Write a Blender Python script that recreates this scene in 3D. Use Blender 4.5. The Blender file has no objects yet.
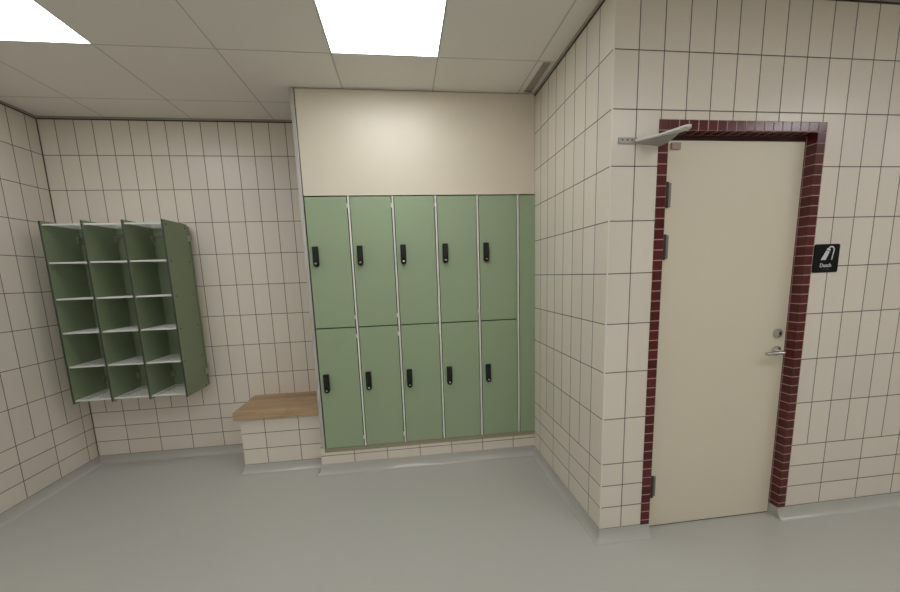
import bpy, bmesh, math, random
from mathutils import Vector, Matrix
random.seed(4)
scene = bpy.context.scene
COL = scene.collection

# ---------------------------------------------------------------- measures (metres)
W = 0.1246            # tile pitch
XL = 3.586            # left wall at x = -XL
YB = 1.505            # back wall
YF = 0.986            # locker fronts
ZC = 2.643            # ceiling
F = -0.065            # floor (tiles start at z = 0 above the coved skirting)
XR, YN = 5.2, -4.2    # far right wall, wall behind the camera
LX0, LW = -0.130, 0.3021   # right-hand upright of the lockers, column width
PANEL_L = LX0 - 5 * LW      # left edge of the lockers

# ---------------------------------------------------------------- mesh helpers
class MB:
    def __init__(self):
        self.bm = bmesh.new()
    def _tag(self, before, mi):
        for f in self.bm.faces:
            if f not in before:
                f.material_index = mi
    def box(self, x0, y0, z0, x1, y1, z1, bevel=0.0, mi=0, seg=2):
        before = set(self.bm.faces)
        r = bmesh.ops.create_cube(self.bm, size=1.0)
        for v in r['verts']:
            v.co = Vector(((x0 + x1) / 2 + v.co.x * (x1 - x0), (y0 + y1) / 2 + v.co.y * (y1 - y0), (z0 + z1) / 2 + v.co.z * (z1 - z0)))
        if bevel > 0:
            es = {e for v in r['verts'] for e in v.link_edges}
            bmesh.ops.bevel(self.bm, geom=list(es), offset=bevel, segments=seg, profile=0.5, affect='EDGES')
        self._tag(before, mi)
        return self
    def cyl(self, p0, p1, r, r2=None, n=20, mi=0, bevel=0.0):
        before = set(self.bm.faces)
        p0, p1 = Vector(p0), Vector(p1)
        d = p1 - p0
        m = Matrix.Translation((p0 + p1) / 2) @ d.to_track_quat('Z', 'Y').to_matrix().to_4x4()
        res = bmesh.ops.create_cone(self.bm, cap_ends=True, segments=n, radius1=r, radius2=r if r2 is None else r2, depth=d.length, matrix=m)
        if bevel > 0:
            es = [e for e in {e for v in res['verts'] for e in v.link_edges} if any(len(f.verts) > 4 for f in e.link_faces)]
            bmesh.ops.bevel(self.bm, geom=es, offset=bevel, segments=2, profile=0.5, affect='EDGES')
        self._tag(before, mi)
        return self
    def prism(self, pts, vec, mi=0, bevel=0.0):
        before = set(self.bm.faces)
        vec = Vector(vec)
        a = [self.bm.verts.new(Vector(p)) for p in pts]
        b = [self.bm.verts.new(Vector(p) + vec) for p in pts]
        n = len(pts)
        fs = [self.bm.faces.new(a), self.bm.faces.new(b[::-1])]
        for i in range(n):
            fs.append(self.bm.faces.new((a[i], b[i], b[(i + 1) % n], a[(i + 1) % n])))
        bmesh.ops.recalc_face_normals(self.bm, faces=fs)
        if bevel > 0:
            es = list({e for f in fs for e in f.edges})
            bmesh.ops.bevel(self.bm, geom=es, offset=bevel, segments=2, profile=0.5, affect='EDGES')
        self._tag(before, mi)
        return self
    def tube(self, pts, r, n=12, mi=0):
        before = set(self.bm.faces)
        pts = [Vector(p) for p in pts]
        rings = []
        up = Vector((0, 0, 1))
        for i, p in enumerate(pts):
            t = (pts[min(i + 1, len(pts) - 1)] - pts[max(i - 1, 0)]).normalized()
            s = t.cross(up)
            if s.length < 1e-4:
                s = t.cross(Vector((0, 1, 0)))
            s.normalize(); q = s.cross(t)
            rings.append([self.bm.verts.new(p + r * (math.cos(2 * math.pi * k / n) * s + math.sin(2 * math.pi * k / n) * q)) for k in range(n)])
        for a, b in zip(rings, rings[1:]):
            for k in range(n):
                self.bm.faces.new((a[k], a[(k + 1) % n], b[(k + 1) % n], b[k]))
        self.bm.faces.new(rings[0][::-1]); self.bm.faces.new(rings[-1])
        self._tag(before, mi)
        return self
    def build(self, name, mats, parent=None, smooth=False, origin=None):
        me = bpy.data.meshes.new(name)
        bmesh.ops.recalc_face_normals(self.bm, faces=self.bm.faces[:])
        if origin is not None:
            bmesh.ops.translate(self.bm, verts=self.bm.verts[:], vec=-Vector(origin))
        self.bm.to_mesh(me); self.bm.free()
        for m in (mats if isinstance(mats, (list, tuple)) else [mats]):
            me.materials.append(m)
        if smooth:
            for p in me.polygons:
                p.use_smooth = True
            try:
                me.set_sharp_from_angle(angle=math.radians(35))
            except Exception:
                pass
        o = bpy.data.objects.new(name, me)
        COL.objects.link(o)
        if origin is not None:
            o.location = origin
        if parent is not None:
            o.parent = parent
        return o

def tag(o, label=None, cat=None, group=None, kind=None):
    if label: o['label'] = label
    if cat: o['category'] = cat
    if group: o['group'] = group
    if kind: o['kind'] = kind
    return o

def empty(name, loc=(0, 0, 0)):
    o = bpy.data.objects.new(name, None)
    o.empty_display_size = 0.1
    o.location = loc
    COL.objects.link(o)
    return o

def copy_tree(o, parent=None):
    c = o.copy(); COL.objects.link(c)
    if parent is not None:
        c.parent = parent
    for ch in list(o.children):
        copy_tree(ch, c)
    return c

# ---------------------------------------------------------------- material helpers
class NT:
    def __init__(self, name):
        self.m = bpy.data.materials.new(name); self.m.use_nodes = True
        self.t = self.m.node_tree
        self.b = self.t.nodes['Principled BSDF']
    def n(self, kind, **kw):
        x = self.t.nodes.new(kind)
        for k, v in kw.items():
            setattr(x, k, v)
        return x
    def lk(self, a, b):
        self.t.links.new(a, b)
    def math(self, op, a, b=None, c=None):
        x = self.n('ShaderNodeMath', operation=op)
        for i, v in enumerate((a, b, c)):
            if v is None: continue
            if isinstance(v, (int, float)): x.inputs[i].default_value = v
            else: self.lk(v, x.inputs[i])
        return x.outputs[0]
    def sstep(self, v, a, b):
        x = self.n('ShaderNodeMapRange', interpolation_type='SMOOTHSTEP')
        self.lk(v, x.inputs['Value'])
        x.inputs['From Min'].default_value = a; x.inputs['From Max'].default_value = b
        return x.outputs['Result']
    def mixf(self, f, a, b):
        x = self.n('ShaderNodeMix', data_type='FLOAT')
        self.lk(f, x.inputs[0])
        for i, v in ((2, a), (3, b)):
            if isinstance(v, (int, float)): x.inputs[i].default_value = v
            else: self.lk(v, x.inputs[i])
        return x.outputs[0]
    def mixc(self, f, a, b):
        x = self.n('ShaderNodeMix', data_type='RGBA')
        if isinstance(f, (int, float)): x.inputs[0].default_value = f
        else: self.lk(f, x.inputs[0])
        for i, v in ((6, a), (7, b)):
            if isinstance(v, tuple): x.inputs[i].default_value = (*v, 1)
            else: self.lk(v, x.inputs[i])
        return x.outputs[2]
    def noise(self, scale, detail=3, vec=None, rough=.5):
        x = self.n('ShaderNodeTexNoise')
        x.inputs['Scale'].default_value = scale; x.inputs['Detail'].default_value = detail
        x.inputs['Roughness'].default_value = rough
        if vec is not None: self.lk(vec, x.inputs['Vector'])
        return x
    def bump(self, h, strength, dist):
        x = self.n('ShaderNodeBump')
        x.inputs['Strength'].default_value = strength; x.inputs['Distance'].default_value = dist
        self.lk(h, x.inputs['Height']); self.lk(x.outputs[0], self.b.inputs['Normal'])
        return x

def plain(name, col, rough=.5, metal=0.0, spec=.5, vary=0.0, scale=30, bump=0.0, bscale=200):
    k = NT(name); b = k.b
    b.inputs['Roughness'].default_value = rough; b.inputs['Metallic'].default_value = metal
    b.inputs['Specular IOR Level'].default_value = spec
    tc = k.n('ShaderNodeTexCoord')
    nz = k.noise(scale, 3, tc.outputs['Object'])
    lo = tuple(c * (1 - vary) for c in col); hi = tuple(min(1, c * (1 + vary)) for c in col)
    k.lk(k.mixc(nz.outputs['Fac'], lo, hi), b.inputs['Base Color'])
    if bump:
        n2 = k.noise(bscale, 2, tc.outputs['Object'])
        k.bump(n2.outputs['Fac'], bump, .001)
    return k.m

TILE = (0.70, 0.645, 0.565)
GROUT = (0.10, 0.085, 0.074)
def tile_mat(name, u0x=0., u0y=0., jx=0., jy=0., low=.375, ph=.125, g=.0047):
    """ceramic wall tiles: lying courses below z = low, standing tiles above; runs along x or y as the face does"""
    k = NT(name); b = k.b
    tc = k.n('ShaderNodeTexCoord'); ge = k.n('ShaderNodeNewGeometry')
    s = k.n('ShaderNodeSeparateXYZ'); k.lk(tc.outputs['Object'], s.inputs[0])
    sn = k.n('ShaderNodeSeparateXYZ'); k.lk(ge.outputs['True Normal'], sn.inputs[0])
    side = k.math('GREATER_THAN', k.math('ABSOLUTE', sn.outputs[0]), .5)
    z = s.outputs[2]
    lowf = k.math('LESS_THAN', z, low)
    uu = k.mixf(side, k.math('SUBTRACT', s.outputs[0], u0x), k.math('SUBTRACT', s.outputs[1], u0y))
    ul = k.mixf(side, k.math('SUBTRACT', s.outputs[0], jx), k.math('SUBTRACT', s.outputs[1], jy))
    u = k.mixf(lowf, k.math('DIVIDE', uu, W), k.math('DIVIDE', ul, 2 * W))
    v = k.mixf(lowf, k.math('DIVIDE', k.math('SUBTRACT', z, low), .25), k.math('DIVIDE', z, ph))
    pu = k.mixf(lowf, W, 2 * W); pv = k.mixf(lowf, .25, ph)
    def dist(c, p):
        fr = k.math('FRACT', k.math('ADD', c, .5))
        return k.math('MULTIPLY', k.math('ABSOLUTE', k.math('SUBTRACT', fr, .5)), p)
    d = k.math('MINIMUM', dist(u, pu), dist(v, pv))
    mask = k.sstep(d, g / 2 - .0006, g / 2 + .0006)
    cv = k.n('ShaderNodeCombineXYZ')
    k.lk(k.math('FLOOR', u), cv.inputs[0]); k.lk(k.math('FLOOR', v), cv.inputs[1]); k.lk(lowf, cv.inputs[2])
    wn = k.n('ShaderNodeTexWhiteNoise', noise_dimensions='3D'); k.lk(cv.outputs[0], wn.inputs[0])
    tcol = k.mixc(wn.outputs['Value'], tuple(c * .965 for c in TILE), tuple(c * 1.03 for c in TILE))
    nz = k.noise(60, 4, tc.outputs['Object'])
    tcol = k.mixc(k.math('MULTIPLY', nz.outputs['Fac'], .10), tcol, (.58, .50, .41))
    k.lk(k.mixc(mask, GROUT, tcol), b.inputs['Base Color'])
    k.lk(k.mixf(mask, .85, .30), b.inputs['Roughness'])
    b.inputs['Specular IOR Level'].default_value = .42
    h = k.sstep(d, g / 2 - .001, g / 2 + .0035)
    wob = k.noise(9, 2, tc.outputs['Object'])
    h2 = k.math('ADD', h, k.math('MULTIPLY', wob.outputs['Fac'], .5))
    k.bump(h2, .35, .0015)
    return k.m

def mosaic_mat(name, x0, y0, z0, p):
    k = NT(name); b = k.b
    tc = k.n('ShaderNodeTexCoord'); ge = k.n('ShaderNodeNewGeometry')
    s = k.n('ShaderNodeSeparateXYZ'); k.lk(tc.outputs['Object'], s.inputs[0])
    sn = k.n('ShaderNodeSeparateXYZ'); k.lk(ge.outputs['True Normal'], sn.inputs[0])
    ds = []; cv = k.n('ShaderNodeCombineXYZ')
    for i, o in enumerate((x0, y0, z0)):
        c = k.math('DIVIDE', k.math('SUBTRACT', s.outputs[i], o), p)
        fr = k.math('ABSOLUTE', k.math('SUBTRACT', k.math('FRACT', k.math('ADD', c, .5)), .5))
        dd = k.math('ADD', k.math('MULTIPLY', fr, p), k.math('MULTIPLY', k.math('ABSOLUTE', sn.outputs[i]), 5))
        ds.append(dd)
        k.lk(k.math('FLOOR', k.math('ADD', c, .01)), cv.inputs[i])
    d = k.math('MINIMUM', k.math('MINIMUM', ds[0], ds[1]), ds[2])
    mask = k.sstep(d, .0012, .0026)
    wn = k.n('ShaderNodeTexWhiteNoise', noise_dimensions='3D'); k.lk(cv.outputs[0], wn.inputs[0])
    red = k.mixc(wn.outputs['Value'], (.066, .0055, .007), (.102, .0105, .0115))
    k.lk(k.mixc(mask, (.42, .27, .25), red), b.inputs['Base Color'])
    k.lk(k.mixf(mask, .8, .22), b.inputs['Roughness'])
    h = k.sstep(d, .001, .004)
    k.bump(h, .5, .0015)
    return k.m

def floor_mat(name, r0=.26, r1=.33):
    k = NT(name); b = k.b
    tc = k.n('ShaderNodeTexCoord')
    n1 = k.noise(420, 2, tc.outputs['Object']); n2 = k.noise(1.3, 3, tc.outputs['Object'])
    c = k.mixc(n1.outputs['Fac'], (.40, .395, .362), (.475, .467, .43))
    c = k.mixc(k.math('MULTIPLY', n2.outputs['Fac'], .25), c, (.44, .432, .40))
    k.lk(c, b.inputs['Base Color'])
    k.lk(k.mixf(n2.outputs['Fac'], r0, r1), b.inputs['Roughness'])
    n3 = k.noise(160, 2, tc.outputs['Object'])
    k.bump(n3.outputs['Fac'], .12, .001)
    return k.m

def ceiling_mat(name):
    k = NT(name); b = k.b
    tc = k.n('ShaderNodeTexCoord')
    s = k.n('ShaderNodeSeparateXYZ'); k.lk(tc.outputs['Object'], s.inputs[0])
    def dist(c, o):
        q = k.math('DIVIDE', k.math('SUBTRACT', c, o), .6)
        return k.math('MULTIPLY', k.math('ABSOLUTE', k.math('SUBTRACT', k.math('FRACT', k.math('ADD', q, .5)), .5)), .6)
    dx, dy = dist(s.outputs[0], -.125), dist(s.outputs[1], .604)
    inside = k.math('LESS_THAN', s.outputs[0], -.12)
    dx = k.mixf(inside, 1.0, dx)
    d = k.math('MINIMUM', dx, dy)
    line = k.sstep(d, .0015, .0045)
    n1 = k.noise(900, 2, tc.outputs['Object']); n2 = k.noise(3, 2, tc.outputs['Object'])
    c = k.mixc(n1.outputs['Fac'], (.76, .735, .69), (.84, .815, .77))
    k.lk(k.mixc(line, (.50, .47, .42), c), b.inputs['Base Color'])
    b.inputs['Roughness'].default_value = .9
    b.inputs['Specular IOR Level'].default_value = .2
    h = k.math('ADD', k.math('MULTIPLY', n1.outputs['Fac'], .15), k.sstep(d, .001, .012))
    k.bump(h, .6, .003)
    return k.m

def oak_mat(name):
    k = NT(name); b = k.b
    tc = k.n('ShaderNodeTexCoord')
    s = k.n('ShaderNodeSeparateXYZ'); k.lk(tc.outputs['Object'], s.inputs[0])
    ge = k.n('ShaderNodeNewGeometry')
    # staves: one in z (front edge shows one), several across y
    row = k.math('FLOOR', k.math('DIVIDE', s.outputs[1], .085))
    wr = k.n('ShaderNodeTexWhiteNoise', noise_dimensions='1D'); k.lk(row, wr.inputs['W'])
    cell = k.math('FLOOR', k.math('ADD', k.math('DIVIDE', s.outputs[0], .62), wr.outputs['Value']))
    cv = k.n('ShaderNodeCombineXYZ'); k.lk(row, cv.inputs[0]); k.lk(cell, cv.inputs[1])
    wc = k.n('ShaderNodeTexWhiteNoise', noise_dimensions='3D'); k.lk(cv.outputs[0], wc.inputs[0])
    mp = k.n('ShaderNodeMapping'); mp.inputs['Scale'].default_value = (2.2, 34, 34)
    add = k.n('ShaderNodeVectorMath', operation='ADD'); k.lk(tc.outputs['Object'], add.inputs[0]); k.lk(cv.outputs[0], add.inputs[1])
    k.lk(add.outputs[0], mp.inputs[0])
    gr = k.noise(2.2, 5, mp.outputs[0], .6)
    c = k.mixc(wc.outputs['Value'], (.35, .225, .12), (.47, .325, .19))
    c = k.mixc(k.math('MULTIPLY', k.sstep(gr.outputs['Fac'], .42, .72), .55), c, (.25, .15, .075))
    k.lk(c, b.inputs['Base Color'])
    b.inputs['Roughness'].default_value = .45
    k.bump(gr.outputs['Fac'], .1, .001)
    return k.m

def emit_mat(name, col, strength):
    k = NT(name)
    k.b.inputs['Base Color'].default_value = (.8, .8, .8, 1)
    k.b.inputs['Emission Color'].default_value = (*col, 1)
    k.b.inputs['Emission Strength'].default_value = strength
    return k.m

M_BACK = tile_mat('tiles_back', u0x=-XL + .116, jx=-XL + .116 + W, u0y=0, jy=0)
M_LEFT = tile_mat('tiles_left', u0y=YB - .087, jy=YB - .087)
M_RIGHT = tile_mat('tiles_right', u0x=.122, jx=.122, u0y=.1254, jy=.1254)
M_BENCH = tile_mat('tiles_bench', jx=-2.099, jy=1.112, low=.6)
M_PLINTH = tile_mat('tiles_plinth', jx=-.18, jy=YF, low=.6, ph=.0765)
M_MOSAIC = mosaic_mat('red_mosaic', .2375, -.004, -.0225, .0502)
M_FLOOR = floor_mat('grey_vinyl')
M_COVE = floor_mat('grey_vinyl_cove', .06, .14)
M_CEIL = ceiling_mat('ceiling_tiles')
M_OAK = oak_mat('oak')
M_GREEN = plain('green_laminate', (.29, .375, .235), .42, vary=.03, scale=5)
M_DARKGREEN = plain('green_board', (.20, .25, .15), .5, vary=.05, scale=8)
M_EDGE = plain('edge_band_green', (.035, .045, .03), .5)
M_CORE = plain('laminate_core', (.02, .022, .018), .6)
M_CREAM = plain('cream_board', (.67, .61, .495), .4, vary=.015, scale=3)
M_DOOR = plain('cream_door', (.665, .61, .48), .42, vary=.012, scale=2)
M_STRIP = plain('pale_metal', (.80, .785, .73), .4, vary=.03)
M_POST = plain('grey_metal', (.50, .485, .46), .38, metal=.35, vary=.04)
M_RAIL = plain('brown_rail', (.30, .27, .18), .55, vary=.08)
M_BLACK = plain('black_plastic', (.008, .008, .009), .45, spec=.25, vary=.1)
M_KEY = plain('keypad_grey', (.022, .022, .024), .5)
M_INSIDE = plain('dark_interior', (.03, .035, .03), .7)
M_CHROME = plain('chrome', (.62, .62, .60), .22, metal=1.0)
M_STEEL = plain('brushed_steel', (.50, .49, .46), .38, metal=.9)
M_DARKSTEEL = plain('dark_steel', (.035, .025, .022), .6, metal=.0)
M_HINGE = plain('hinge_steel', (.22, .20, .17), .55, metal=.3)
M_BROWN = plain('dark_frame', (.045, .018, .014), .45, vary=.1)
M_WHITE = plain('white_enamel', (.72, .72, .69), .4, vary=.02)
M_BRACKET = plain('pale_grey_enamel', (.66, .67, .64), .38, vary=.05)
M_BRACKETG = plain('grey_enamel', (.36, .36, .33), .45, vary=.05)
M_SHELF = plain('white_shelf', (.64, .65, .63), .42, vary=.04)
M_TRIM = plain('ceiling_angle', (.36, .33, .28), .5, vary=.04)
M_SHADOWGAP = plain('gap_strip', (.05, .045, .04), .8)
M_SIGN = plain('sign_black', (.006, .006, .007), .6, spec=.12)
M_SIGNW = plain('sign_white', (.62, .62, .62), .5)
M_PLAIN = plain('plain_wall', (.76, .71, .63), .5, vary=.02)
M_LIGHT = emit_mat('light_panel', (.97, .985, 1.0), 6.5)
M_LIGHT_B = emit_mat('light_panel_bright', (.97, .985, 1.0), 8.5)

# ================================================================= SETTING
MB().box(-XL - .1, YN - .1, F - .1, XR + .1, YB + .15, F).build('floor', M_FLOOR)['kind'] = 'structure'
tag(bpy.data.objects['floor'], 'grey satin vinyl floor of the changing room', 'floor')

# ceiling: 0.6 m tiles, openings where the light panels lie
gx = [-XL, -3.125, -2.525, -1.925, -1.325, -.725, -.125, .475, 1.075, 1.675, 2.275, 2.875, 3.475, 4.075, 4.675, XR]
gy = [YN, -3.596, -2.996, -2.396, -1.796, -1.196, -.596, .004, .604, 1.204, YB]
LIGHTS = [(-3.125, .004), (-1.325, .004), (-3.125, -1.796), (-1.325, -1.796), (.475, -1.796), (2.275, -1.796), (4.075, -1.796), (-1.325, -3.596), (.475, -3.596)]  # last two are unseen panels, added to even out the light
holes = {(round(x, 3), round(y, 3)) for x, y in LIGHTS}
mb = MB()
vv = {}
def gv(x, y):
    if (x, y) not in vv: vv[(x, y)] = mb.bm.verts.new((x, y, ZC))
    return vv[(x, y)]
for i in range(len(gx) - 1):
    for j in range(len(gy) - 1):
        if (round(gx[i], 3), round(gy[j], 3)) in holes: continue
        if gx[i] > -.13 and gx[i] < 0 and gy[j] == .604: continue   # extract slot, built below
        mb.bm.faces.new((gv(gx[i], gy[j]), gv(gx[i], gy[j + 1]), gv(gx[i + 1], gy[j + 1]), gv(gx[i + 1], gy[j])))
# strip beside the partition, around the recessed slot
def quad(x0, y0, x1, y1, z0=ZC, z1=None):
    mb.bm.faces.new([mb.bm.verts.new(c) for c in ((x0, y0, z0), (x0, y1, z0), (x1, y1, z0), (x1, y0, z0))])
quad(-.125, .604, -.088, 1.204); quad(-.026, .604, .475, 1.204); quad(-.088, .604, -.026, .612); quad(-.088, .975, -.026, 1.204)
ceil = mb.build('ceiling', M_CEIL)
sol = ceil.modifiers.new('thickness', 'SOLIDIFY'); sol.thickness = .03; sol.offset = -1
for p in ceil.data.polygons:
    if p.normal.z > 0: p.flip()
tag(ceil, 'off-white mineral tile ceiling in a square grid', 'ceiling', kind='structure')

def wall(name, boxes, mat, label):
    mb = MB()
    for b in boxes: mb.box(*b)
    return tag(mb.build(name, mat), label, 'wall', kind='structure')
wall('wall_back', [(-XL - .1, YB, F, 0, YB + .1, ZC)], M_BACK, 'cream tiled wall behind the green wall shelf and bench')
wall('wall_left', [(-XL - .1, YN, F, -XL, YB, ZC)], M_LEFT, 'cream tiled wall running forward past the green wall shelf')
DX0, DX1, DZ = .2375, 1.143, 2.084
IX0, IX1, IZ = .2882, 1.0925, 2.0338
wall('wall_right', [(0, .15, F, .15, YB + .1, ZC), (0, 0, F, DX0, .15, ZC), (DX1, 0, F, XR, .15, ZC), (DX0, 0, DZ, DX1, .15, ZC)], M_RIGHT,
     'cream tiled wall with the door, turning the corner to the lockers')
wall('wall_far', [(XR, YN, F, XR + .1, 0, ZC)], M_PLAIN, 'plain pale wall at the far end')
wall('wall_near', [(-XL - .1, YN - .1, F, XR + .1, YN, ZC)], M_PLAIN, 'plain pale wall opposite the lockers')

# coved vinyl skirting swept along the wall bases
R_C = .036
prof = [(.004, .0)] + [(.004 + R_C * (1 - math.cos(a)), F + .0003 + (-F - .0003) * (1 - math.sin(a))) for a in [i * math.pi / 2 / 7 for i in range(1, 8)]]
def cove(name, paths, label, mat):
  mb = MB()
  for path in paths:
    P = [Vector(q[:2]) for q in path]; Z = [q[2] if len(q) > 2 else 0.0 for q in path]
    rows = []
    for i, p in enumerate(P):
        ns = []; zt = Z[i]
        for a, b in ((i - 1, i), (i, i + 1)):
            if 0 <= a and b < len(P):
                d = (P[b] - P[a]).normalized(); ns.append(Vector((d.y, -d.x)))
        if len(ns) == 2:
            m = (ns[0] + ns[1]); m = m / max(.2, m.dot(ns[0]))
        else: m = ns[0]
        rows.append([mb.bm.verts.new((p.x + m.x * d, p.y + m.y * d, z)) for d, z in [(.0, zt)] + [(q, z + zt * (z - F) / -F) for q, z in prof] + [(.0, F + .0002)]])
    n = len(rows[0])
    for a, b in zip(rows, rows[1:]):
        for k in range(n):
            mb.bm.faces.new((a[k], a[(k + 1) % n], b[(k + 1) % n], b[k]))
    mb.bm.faces.new(rows[0]); mb.bm.faces.new(rows[-1][::-1])
    for bx in ((DX0, -.003, F, IX0, .10, -.0015), (IX1, -.003, F, DX1, .10, -.0015)):
      if name == ('baseboard_right' if bx[0] > .5 else 'baseboard_back'): mb.box(*bx)
  return tag(mb.build(name, mat, smooth=True), label, 'skirting', kind='structure')
BX0, BY, PX0 = -2.272, 1.112, -1.673
cove('baseboard_left', [[(-XL, YN), (-XL, YB), (BX0 + .004, YB)]], 'grey coved vinyl skirting below the tiles around the wall shelf', M_FLOOR)
cove('baseboard_back', [[(BX0, YB), (BX0, BY), (PX0, BY), (PX0, YF, .012), (0, YF, .008), (0, 0), (IX0, 0)]], 'grey coved vinyl skirting below bench and lockers', M_COVE)
cove('baseboard_right', [[(IX1, -.001), (XR, -.001)]], 'grey coved vinyl skirting at the wall beyond the door', M_COVE)

# angles where the ceiling meets the walls
def trim(name, boxes, label):
    mb = MB()
    for b in boxes:
        x0, y0, x1, y1, nx, ny = b
        mb.box(x0, y0, ZC - .0135, x1, y1, ZC - .001)
        mb.box(x0 + (0.007 if nx < 0 else 0), y0 + (.007 if ny < 0 else 0), ZC - .019, x1 - (.007 if nx > 0 else 0), y1 - (.007 if ny > 0 else 0), ZC - .0135, mi=1)
    return tag(mb.build(name, [M_TRIM, M_SHADOWGAP]), label, 'trim', kind='structure')
T = .012
trim('trim_1', [(-XL + T, YB - T, PX0, YB, 0, -1)], 'thin ceiling angle along the back wall')
trim('trim_2', [(-XL, YN, -XL + T, YB, 1, 0)], 'thin ceiling angle along the shelf side wall')
trim('trim_3', [(-T, 0, 0, YF, -1, 0)], 'thin ceiling angle between lockers and wall corner')
trim('trim_4', [(-T, -T, XR, 0, 0, -1)], 'thin ceiling angle above the door')
mb = MB()                                                     # slot in the ceiling beside the partition
mb.box(-.0885, .611, ZC, -.086, .976, ZC + .012); mb.box(-.028, .611, ZC, -.0255, .976, ZC + .012)
mb.box(-.0885, .611, ZC + .012, -.0255, .976, ZC + .016, mi=1); mb.box(-.0885, .9735, ZC, -.0255, .976, ZC + .012, mi=1)
tag(mb.build('trim_5', [M_WHITE, M_TRIM]), 'recessed slot in the ceiling by the lockers', 'trim', kind='structure')

M_JOINT = plain('corner_joint', (.10, .085, .072), .7)
tag(MB().box(-XL, YB - .005, 0, -XL + .005, YB, ZC - .02).build('trim_8', M_JOINT), 'dark corner joint between the two tiled walls', 'trim', kind='structure')
tag(MB().box(-.0012, -.0012, .002, .004, .004, ZC - .02).build('trim_9', plain('tile_corner', (.74, .70, .62), .35)), 'pale corner edge of the tiled wall by the door', 'trim', kind='structure')
# red mosaic surround of the door
mb = MB()
mb.box(DX0, -.004, -.001, IX0, .10, DZ, .0025); mb.box(IX1, -.004, -.001, DX1, .10, DZ, .0025); mb.box(IX0 - .001, -.004, IZ, IX1 + .001, .10, DZ, .0025)
tag(mb.build('trim_6', M_MOSAIC), 'dark red mosaic tile surround framing the door', 'trim', kind='structure')

# ================================================================= CEILING LIGHTS
def ceiling_light(x, y, label, first=[None]):
    if first[0] is None:
        t = empty('ceiling_light', (0, 0, 0)); s = .593
        mb = MB()
        for b in ((-.3, -.3, .3, -.2942), (-.3, .2942, .3, .3), (-.3, -.2942, -.2942, .2942), (.2942, -.2942, .3, .2942)):
            mb.box(b[0] + .001 * (b[0] == -.3), b[1] + .001 * (b[1] == -.3), 0, b[2] - .001 * (b[2] == .3), b[3] - .001 * (b[3] == .3), .03)
        mb.build('frame', M_WHITE, t)
        MB().box(-.294, -.294, .0015, .294, .294, .012).build('diffuser', M_LIGHT, t)
        first[0] = t
    else:
        t = copy_tree(first[0])
    t.location = (x + .3, y + .3, ZC)
    if y < 0:                                                   # unseen rows made brighter than the front pair to flatten the light
        dif = [c for c in t.children if c.name.startswith('diffuser')][0]
        dif.material_slots[0].link = 'OBJECT'; dif.material_slots[0].material = M_LIGHT_B
    return tag(t, label, 'ceiling light', 'square ceiling light panels')
ceiling_light(*LIGHTS[1], 'square white light panel in the ceiling before the lockers')
ceiling_light(*LIGHTS[0], 'square white light panel in the ceiling before the green wall shelf')
for (x, y), s in zip(LIGHTS[2:], ('nearer the shelf side wall', 'nearer the middle', 'opposite the door', 'nearer the far end', 'at the far end', 'unseen fill panel added by the rear wall', 'unseen fill panel added rearmost, opposite the door')):
    ceiling_light(x, y, 'square white light panel in the row behind the viewer, ' + s)

# ================================================================= LOCKERS
def core_edges(o, ax):
    # compact laminate: coloured faces, dark core at the cut edges
    for p in o.data.polygons:
        if abs(p.normal[ax]) < .9: p.material_index = 1
    return o
ZT, ZM, ZB = 1.957, 1.046, .134
def make_locker():
    """two-tier locker column; x runs from 0 (left) to LW, front at y = 0"""
    t = empty('locker')
    d = YB - YF - .012
    mb = MB()
    mb.box(LW - .0055, .0, ZB - .0, LW + .0055, d, ZT + .004)             # upright shared with the next column
    mb.build('upright', M_STRIP, t)['label'] = 'pale narrow upright between doors'
    mb = MB()
    mb.box(.0075, .024, ZB - .004, .0125, d, ZT)
    mb.box(.0125, .024, ZB - .004, LW - .0065, d, ZB); mb.box(.0125, .024, ZM - .004, LW - .0065, d, ZM + .004); mb.box(.0125, .024, ZT - .004, LW - .0065, d, ZT)
    mb.box(.0125, d - .006, ZB, LW - .0065, d, ZT - .004)
    mb.build('carcass', M_INSIDE, t)
    for z0, z1, zl in ((ZM + .0035, ZT - .0025, 1.483), (ZB, ZM - .0035, .571)):
        x0, x1 = .0110, LW - .0112
        dr = core_edges(MB().box(x0, 0, z0, x1, .02, z1, .0014).build('door', [M_GREEN, M_CORE], t), 1)
        lx, lw, lh = .0370, .0395, .139
        mb = MB(); mb.box(lx, -.024, zl + .018, lx + lw, -.0005, zl + lh, .004)
        mb.cyl((lx + lw / 2, -.0005, zl + .0195), (lx + lw / 2, -.025, zl + .0195), lw / 2, n=28, bevel=.003)
        lk = mb.build('lock', M_BLACK, dr, smooth=True); lk['label'] = 'black keypad lock'
        mb = MB()
        for r in range(6):
            for c in range(2):
                mb.cyl((lx + .0125 + c * .0145, -.0235, zl + .054 + r * .0128), (lx + .0125 + c * .0145, -.0248, zl + .054 + r * .0128), .0036, n=10)
        mb.build('keypad', M_KEY, dr, smooth=True)
        mb = MB()
        mb.cyl((lx + lw / 2, -.0245, zl + .0195), (lx + lw / 2, -.033, zl + .0195), .0125, n=24, bevel=.002)
        mb.box(lx + lw / 2 - .007, -.0355, zl + .0175, lx + lw / 2 + .007, -.0325, zl + .0265, .0008, mi=1)
        mb.build('lock_knob', [M_BLACK, M_CHROME], dr, smooth=True)
        for zh in (z0 + .055, z1 - .075):
            mb = MB(); mb.cyl((x1 + .0020, -.0040, zh), (x1 + .0020, -.0040, zh + .03), .0036, n=12)
            mb.build('hinge', M_WHITE, t, smooth=True)
    return t
where = ['locker column next to the wooden bench, first of the five', 'second locker column from the wooden bench',
         'middle locker column of the five under the cream board', 'fourth locker column from the bench, two from the green filler',
         'last locker column, beside the narrow green filler strip']
loc0 = make_locker()
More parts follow.
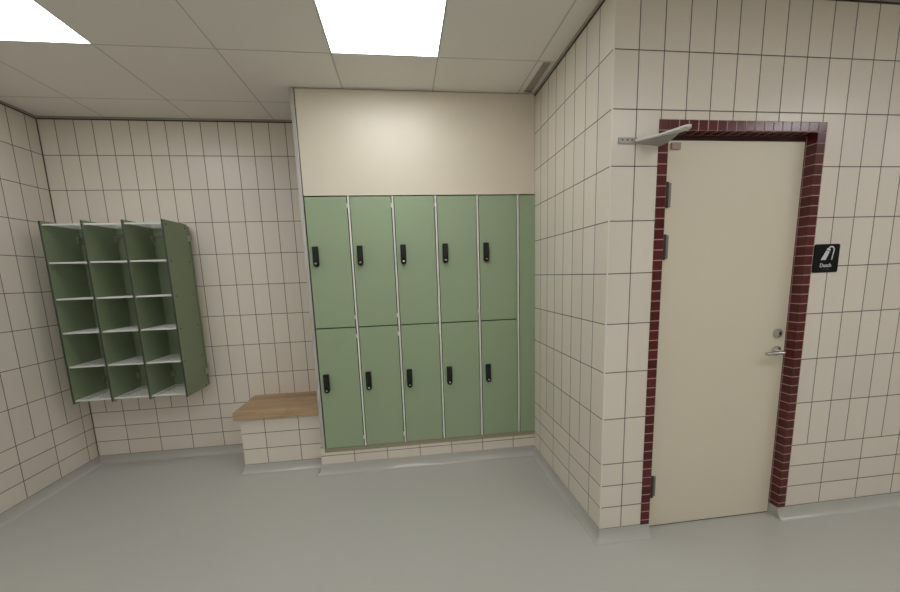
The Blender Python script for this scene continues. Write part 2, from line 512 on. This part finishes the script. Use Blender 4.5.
for i in range(5):
    o = loc0 if i == 0 else copy_tree(loc0)
    o.location = (PANEL_L + i * LW, YF, 0)
    tag(o, 'two-tier sage green ' + where[i], 'locker', 'two-door lockers under the cream board')

mb = MB(); mb.box(LX0 + .0105, YF, ZB, -.0015, YF + .02, ZT - .0025, .001)
tag(core_edges(mb.build('filler_panel', [M_GREEN, M_CORE]), 1), 'narrow sage green filler strip between last locker and tiled wall', 'panel')
mb = MB(); mb.box(PANEL_L + .0085, YF, ZT + .005, -.0015, YF + .02, ZC - .006, .001)
tag(mb.build('cream_board', M_CREAM), 'large cream board closing the space above the green lockers', 'panel')
mb = MB(); mb.box(PANEL_L - .0215, YF - .004, .1385, PANEL_L + .0035, YB - .001, ZC - .002, .0015)
tag(mb.build('end_panel', [M_POST, M_SHADOWGAP]), 'slim grey full-height end post at the bench side of the lockers', 'panel')
mb = MB(); mb.box(PANEL_L, YF + .001, .101, -.002, YF + .025, ZB - .003, .001)
tag(mb.build('base_rail', M_RAIL), 'brown rail under the locker doors on the tiled plinth', 'rail')
mb = MB(); mb.box(PX0, YF, F, 0, YB, .1); mb.box(PX0, YF, .1003, PANEL_L - .001, YB - .001, .138)
tag(mb.build('trim_7', M_PLINTH), 'low cream tiled plinth under the lockers', 'plinth', kind='structure')

# ================================================================= BENCH
b = empty('bench', (-1.98, 1.3, F))
mb = MB(); mb.box(BX0, BY, F, PX0 - .0005, YB - .0005, .3695)
o = mb.build('tiled_base', M_BENCH, b); o.location = -b.location
mb = MB(); mb.box(-2.306, 1.083, .3705, -1.688, YB - .001, .432, .003)
o = mb.build('seat', M_OAK, b); o.location = -b.location; o['label'] = 'oak seat slab'
tag(b, 'oak-topped bench on a cream tiled base beside the lockers', 'bench')

# ================================================================= WALL SHELF (pigeonholes)
sx, sy0, sy1, pt = -3.408, 1.158, 1.448, .013
pit = .2535
ws = empty('wall_shelf', (-3.0, YB, .567))
def part(mb, name, mat, parent, base=(0, 0, 0), smooth=False):
    o = mb.build(name, mat, parent, smooth=smooth); o.location = -Vector(base); return o
WB = ws.location
ZS0, ZS1 = .560, 1.852
shelf_z = [1.832, 1.575, 1.325, 1.084, .838, .587]
for i in range(4):
    mb = MB(); x = sx + i * pit
    mb.box(x, sy0, ZS0, x + pt, sy1, ZS1, .001)
    p = core_edges(part(mb, 'side_panel', [M_DARKGREEN, M_EDGE], ws, WB), 0)
    if i == 3:
        for z in shelf_z:
            for y in (sy0 + .03, sy1 - .035):
                mb = MB(); mb.cyl((x + pt, y, z - .012), (x + pt + .0012, y, z - .012), .006, n=12)
                mb.build('screw_cap', M_INSIDE, p)
for i in range(3):
    x0, x1 = sx + i * pit + pt + .0005, sx + (i + 1) * pit - .0005
    for z in shelf_z:
        mb = MB()
        mb.box(x0, sy0 + .010, z - .011, x1, sy0 + .013, z)                 # folded front lip
        mb.box(x0, sy0 + .013, z - .002, x1, sy0 + .034, z)
        y = sy0 + .053
        while y + .0135 < sy1 - .014:
            mb.box(x0, y, z - .002, x1, y + .0135, z)
            y += .0355
        mb.box(x0, sy1 - .016, z - .002, x1, sy1, z)
        for xe in (x0, (x0 + x1) / 2, x1 - .003):
            mb.box(xe, sy0 + .03, z - .004, xe + .003, sy1 - .01, z - .0015)
        part(mb, 'shelf', M_SHELF, ws, WB)
mb = MB(); mb.box(sx, sy1 + .012, ZS0 + .004, sx + 3 * pit + pt, sy1 + .026, ZS1 - .012, .001)
part(mb, 'back_panel', M_DARKGREEN, ws, WB)
mb = MB()
for z in (1.74, .70):
    mb = MB(); mb.box(sx + .004, sy1 + .026, z, sx + 3 * pit + pt - .004, YB - .0005, z + .04)
    part(mb, 'mounting_rail', M_STEEL, ws, WB)
for i in range(4):
    for z in (1.725, .66):
        mb = MB(); x = sx + i * pit + pt
        if i < 3: mb.box(x + .0005, sy1 - .028, z, x + .006, sy1 + .012, z + .045, .001)
        else: mb.box(x + .0005, sy1 - .018, z, x + .005, sy1 + .012, z + .045, .001)
        part(mb, 'clip', M_STEEL, ws, WB)
for i in range(3):
    mb = MB(); x0 = sx + i * pit + pt + .002
    mb.box(x0, sy1 + .001, 1.765, sx + (i + 1) * pit - .002, sy1 + .0115, 1.795, .001)
    part(mb, 'hanging_bar', M_STEEL, ws, WB)
tag(ws, 'green wall-mounted pigeonhole shelf of three columns by five compartments', 'shelf')

# ================================================================= DOOR
d = empty('door_1', (.69, .05, F)); DB = d.location
DY = .048
part(MB().box(.302, DY, F + .008, 1.0885, DY + .04, 2.009, .0015), 'door_leaf', M_DOOR, d, DB)
mb = MB(); mb.box(IX0 + .0005, DY + .004, F + .002, .3005, .098, IZ - .001); mb.box(1.0895, DY + .004, F + .002, IX1 - .0005, .098, IZ - .001)
mb.box(.3005, DY + .004, 2.0115, 1.0895, .098, IZ - .001)
part(mb, 'door_frame', M_BROWN, d, DB)
part(MB().box(.302, DY + .005, F + .0005, 1.0885, DY + .035, F + .007), 'threshold', M_SHADOWGAP, d, DB)
for z0, z1 in ((1.689, 1.812), (1.436, 1.561), (.130, .255)):
    mb = MB(); zm = (z0 + z1) / 2
    mb.cyl((.3205, DY - .013, z0), (.3205, DY - .013, z1), .0095, n=18, bevel=.002)
    mb.box(.3205, DY - .013, z0 + .004, .345, DY - .0005, z1 - .004, .001, mi=1)
    mb.cyl((.3205, DY - .013, zm - .001), (.3205, DY - .013, zm + .001), .0102, n=18)
    part(mb, 'hinge', [M_DARKSTEEL, M_HINGE], d, DB, True)
part(MB().box(.337, DY - .012, 1.966, .385, DY - .0005, 1.996, .001), 'contact_plate', plain('pinkish_plate', (.33, .24, .20), .5), d, DB)
mb = MB(); cx, cz = 1.034, 1.020
mb.cyl((cx, DY - .0005, cz), (cx, DY - .009, cz), .0265, n=32, bevel=.002)
lo = part(mb, 'lock_rose', M_STEEL, d, DB, True)
mb = MB(); mb.cyl((cx, DY - .009, cz), (cx, DY - .013, cz), .0125, n=24, bevel=.001)
mb.box(cx - .0022, DY - .0136, cz - .008, cx + .0022, DY - .0128, cz + .008, mi=1)
mb.build('lock_cylinder', [M_CHROME, M_INSIDE], lo, smooth=True)
mb = MB(); cx, cz = 1.034, .922
mb.cyl((cx, DY - .0005, cz), (cx, DY - .011, cz), .0265, n=32, bevel=.003)
hr = part(mb, 'handle_rose', M_CHROME, d, DB, True)
mb = MB()
pts = [(cx, DY - .010, cz), (cx, DY - .040, cz)] + [(cx - .018 * (1 - math.cos(a)) , DY - .040 - .016 * math.sin(a), cz) for a in (.4, .8, 1.2)] + [(cx - .018, DY - .0565, cz), (cx - .118, DY - .0565, cz - .001)]
mb.tube(pts, .0092, 14)
mb.build('lever', M_CHROME, hr, smooth=True)
tag(d, 'cream flush door with lever handle inside the red mosaic surround', 'door', kind='structure')

# steel arm on the wall at the door's upper corner
a = empty('wall_bracket', (.075, 0, 1.985)); AB = a.location
mb = MB(); mb.box(.034, -.006, 1.973, .128, -.0005, 2.001, .0015)
for x in (.052, .078, .100): mb.cyl((x, -.006, 1.990), (x, -.0075, 1.990), .0035, n=10, mi=1)
part(mb, 'wall_plate', [M_BRACKETG, M_DARKSTEEL], a, AB, True)
mb = MB()
mb.prism([(x, y, 1.981) for x, y in ((.112, -.012), (.128, -.004), (.215, -.068), (.252, -.120), (.265, -.146), (.262, -.172), (.246, -.190), (.226, -.186), (.178, -.084))], (0, 0, .010), bevel=.002)
part(mb, 'upper_arm', M_BRACKET, a, AB)
mb = MB()
mb.prism([(.118, -.012, 1.978), (.130, -.006, 1.972), (.236, -.010, 1.960), (.250, -.050, 1.965), (.246, -.120, 1.977), (.205, -.090, 1.977)], (0, 0, .004), bevel=.001)
part(mb, 'lower_arm', M_BRACKETG, a, AB)
mb = MB(); mb.cyl((.243, -.164, 1.974), (.243, -.164, 1.994), .009, n=18, bevel=.002)
part(mb, 'pivot', M_BRACKET, a, AB, True)
tag(a, 'pale grey folding metal arm on the tiles at the door head', 'bracket')

# ================================================================= SIGN
s = empty('sign', (1.222, 0, 1.418)); SB = s.location
def rrect(x0, z0, x1, z1, r, y):
    out = []
    for cx, cz, a0 in ((x1 - r, z1 - r, 0), (x0 + r, z1 - r, 90), (x0 + r, z0 + r, 180), (x1 - r, z0 + r, 270)):
        for k in range(6):
            an = math.radians(a0 + 18 * k); out.append((cx + r * math.cos(an), y, cz + r * math.sin(an)))
    return out
SX0, SX1, SZ0, SZ1 = 1.147, 1.299, 1.343, 1.490
part(MB().prism(rrect(SX0, SZ0, SX1, SZ1, .010, -.0005), (0, -.004, 0)), 'plate', M_SIGN, s, SB)
mb = MB(); yy = -.0045
mb.prism([(1.189, yy, 1.408), (1.219, yy, 1.408), (1.239, yy, 1.451), (1.218, yy, 1.458)], (0, -.0006, 0))
mb.prism([(1.219, yy, 1.461), (1.240, yy, 1.454), (1.243, yy, 1.462), (1.234, yy, 1.470), (1.222, yy, 1.468)], (0, -.0006, 0))
ptsO, ptsI = [], []
cxh, czh, ro, ri = 1.247, 1.459, .021, .014
for k in range(9):
    an = math.radians(150 - 150 * k / 8)
    ptsO.append((cxh + ro * math.cos(an), yy, czh + ro * math.sin(an))); ptsI.append((cxh + ri * math.cos(an), yy, czh + ri * math.sin(an)))
ptsO.append((1.258, yy, 1.408)); ptsI.append((1.252, yy, 1.408))
for k in range(len(ptsO) - 1):
    mb.prism([ptsO[k], ptsO[k + 1], ptsI[k + 1], ptsI[k]], (0, -.0006, 0))
part(mb, 'shower_symbol', M_SIGNW, s, SB)
cu = bpy.data.curves.new('lettering', 'FONT'); cu.body = 'Dusch'; cu.size = .0275; cu.extrude = .0003; cu.align_x = 'CENTER'
cu.offset = .0004
to = bpy.data.objects.new('tmp', cu); COL.objects.link(to)
bpy.context.view_layer.update()
me = bpy.data.meshes.new_from_object(to.evaluated_get(bpy.context.evaluated_depsgraph_get()))
bpy.data.objects.remove(to)
me.materials.clear(); me.materials.append(M_SIGNW)
lt = bpy.data.objects.new('lettering', me); COL.objects.link(lt); lt.parent = s
lt.rotation_euler = (math.pi / 2, 0, 0); lt.location = Vector((1.222, -.0049, 1.3715)) - SB
mb = MB()
rb = random.Random(2)
for c in range(5):
    for q in range(2):
        for r in range(3):
            if rb.random() < .5: mb.cyl((1.205 + c * .009 + q * .003, -.0045, 1.3625 - r * .003), (1.205 + c * .009 + q * .003, -.0053, 1.3625 - r * .003), .0009, n=6)
part(mb, 'braille_dots', plain('sign_grey', (.12, .12, .12), .5), s, SB)
tag(s, 'small black square sign with white shower symbol beside the red door surround', 'sign')

# ================================================================= CAMERA
Rm = [[0.99160317, 0.11861288, 0.05151835], [-0.12479378, 0.9821519, 0.14072723], [-0.03390679, -0.14597473, 0.98870709]]
cam = bpy.data.cameras.new('camera'); co = bpy.data.objects.new('camera', cam); COL.objects.link(co)
right = Vector([r[0] for r in Rm]); fwd = Vector([r[1] for r in Rm]); up = Vector([r[2] for r in Rm])
m3 = Matrix((right, up, -fwd)).transposed()
co.matrix_world = Matrix.Translation((-0.99082361, -1.67644948, 1.39692724)) @ m3.to_4x4()
cam.sensor_width = 36; cam.sensor_fit = 'HORIZONTAL'
cam.lens = 361.539 / 900 * 36
cam.shift_x = (450 - 448.8346) / 900
cam.shift_y = (328.3808 - 296) / 900
cam.clip_start = .02
scene.camera = co

w = bpy.data.worlds.new('world'); scene.world = w; w.use_nodes = True
w.node_tree.nodes['Background'].inputs[0].default_value = (.05, .05, .05, 1)
w.node_tree.nodes['Background'].inputs[1].default_value = 0.2
vs = scene.view_settings
vs.view_transform = 'Standard'; vs.look = 'None'; vs.gamma = 1; vs.use_curve_mapping = False
vs.exposure = 0.36
try:
    scene.cycles.max_bounces = 10; scene.cycles.diffuse_bounces = 6; scene.cycles.use_denoising = True
except Exception:
    pass
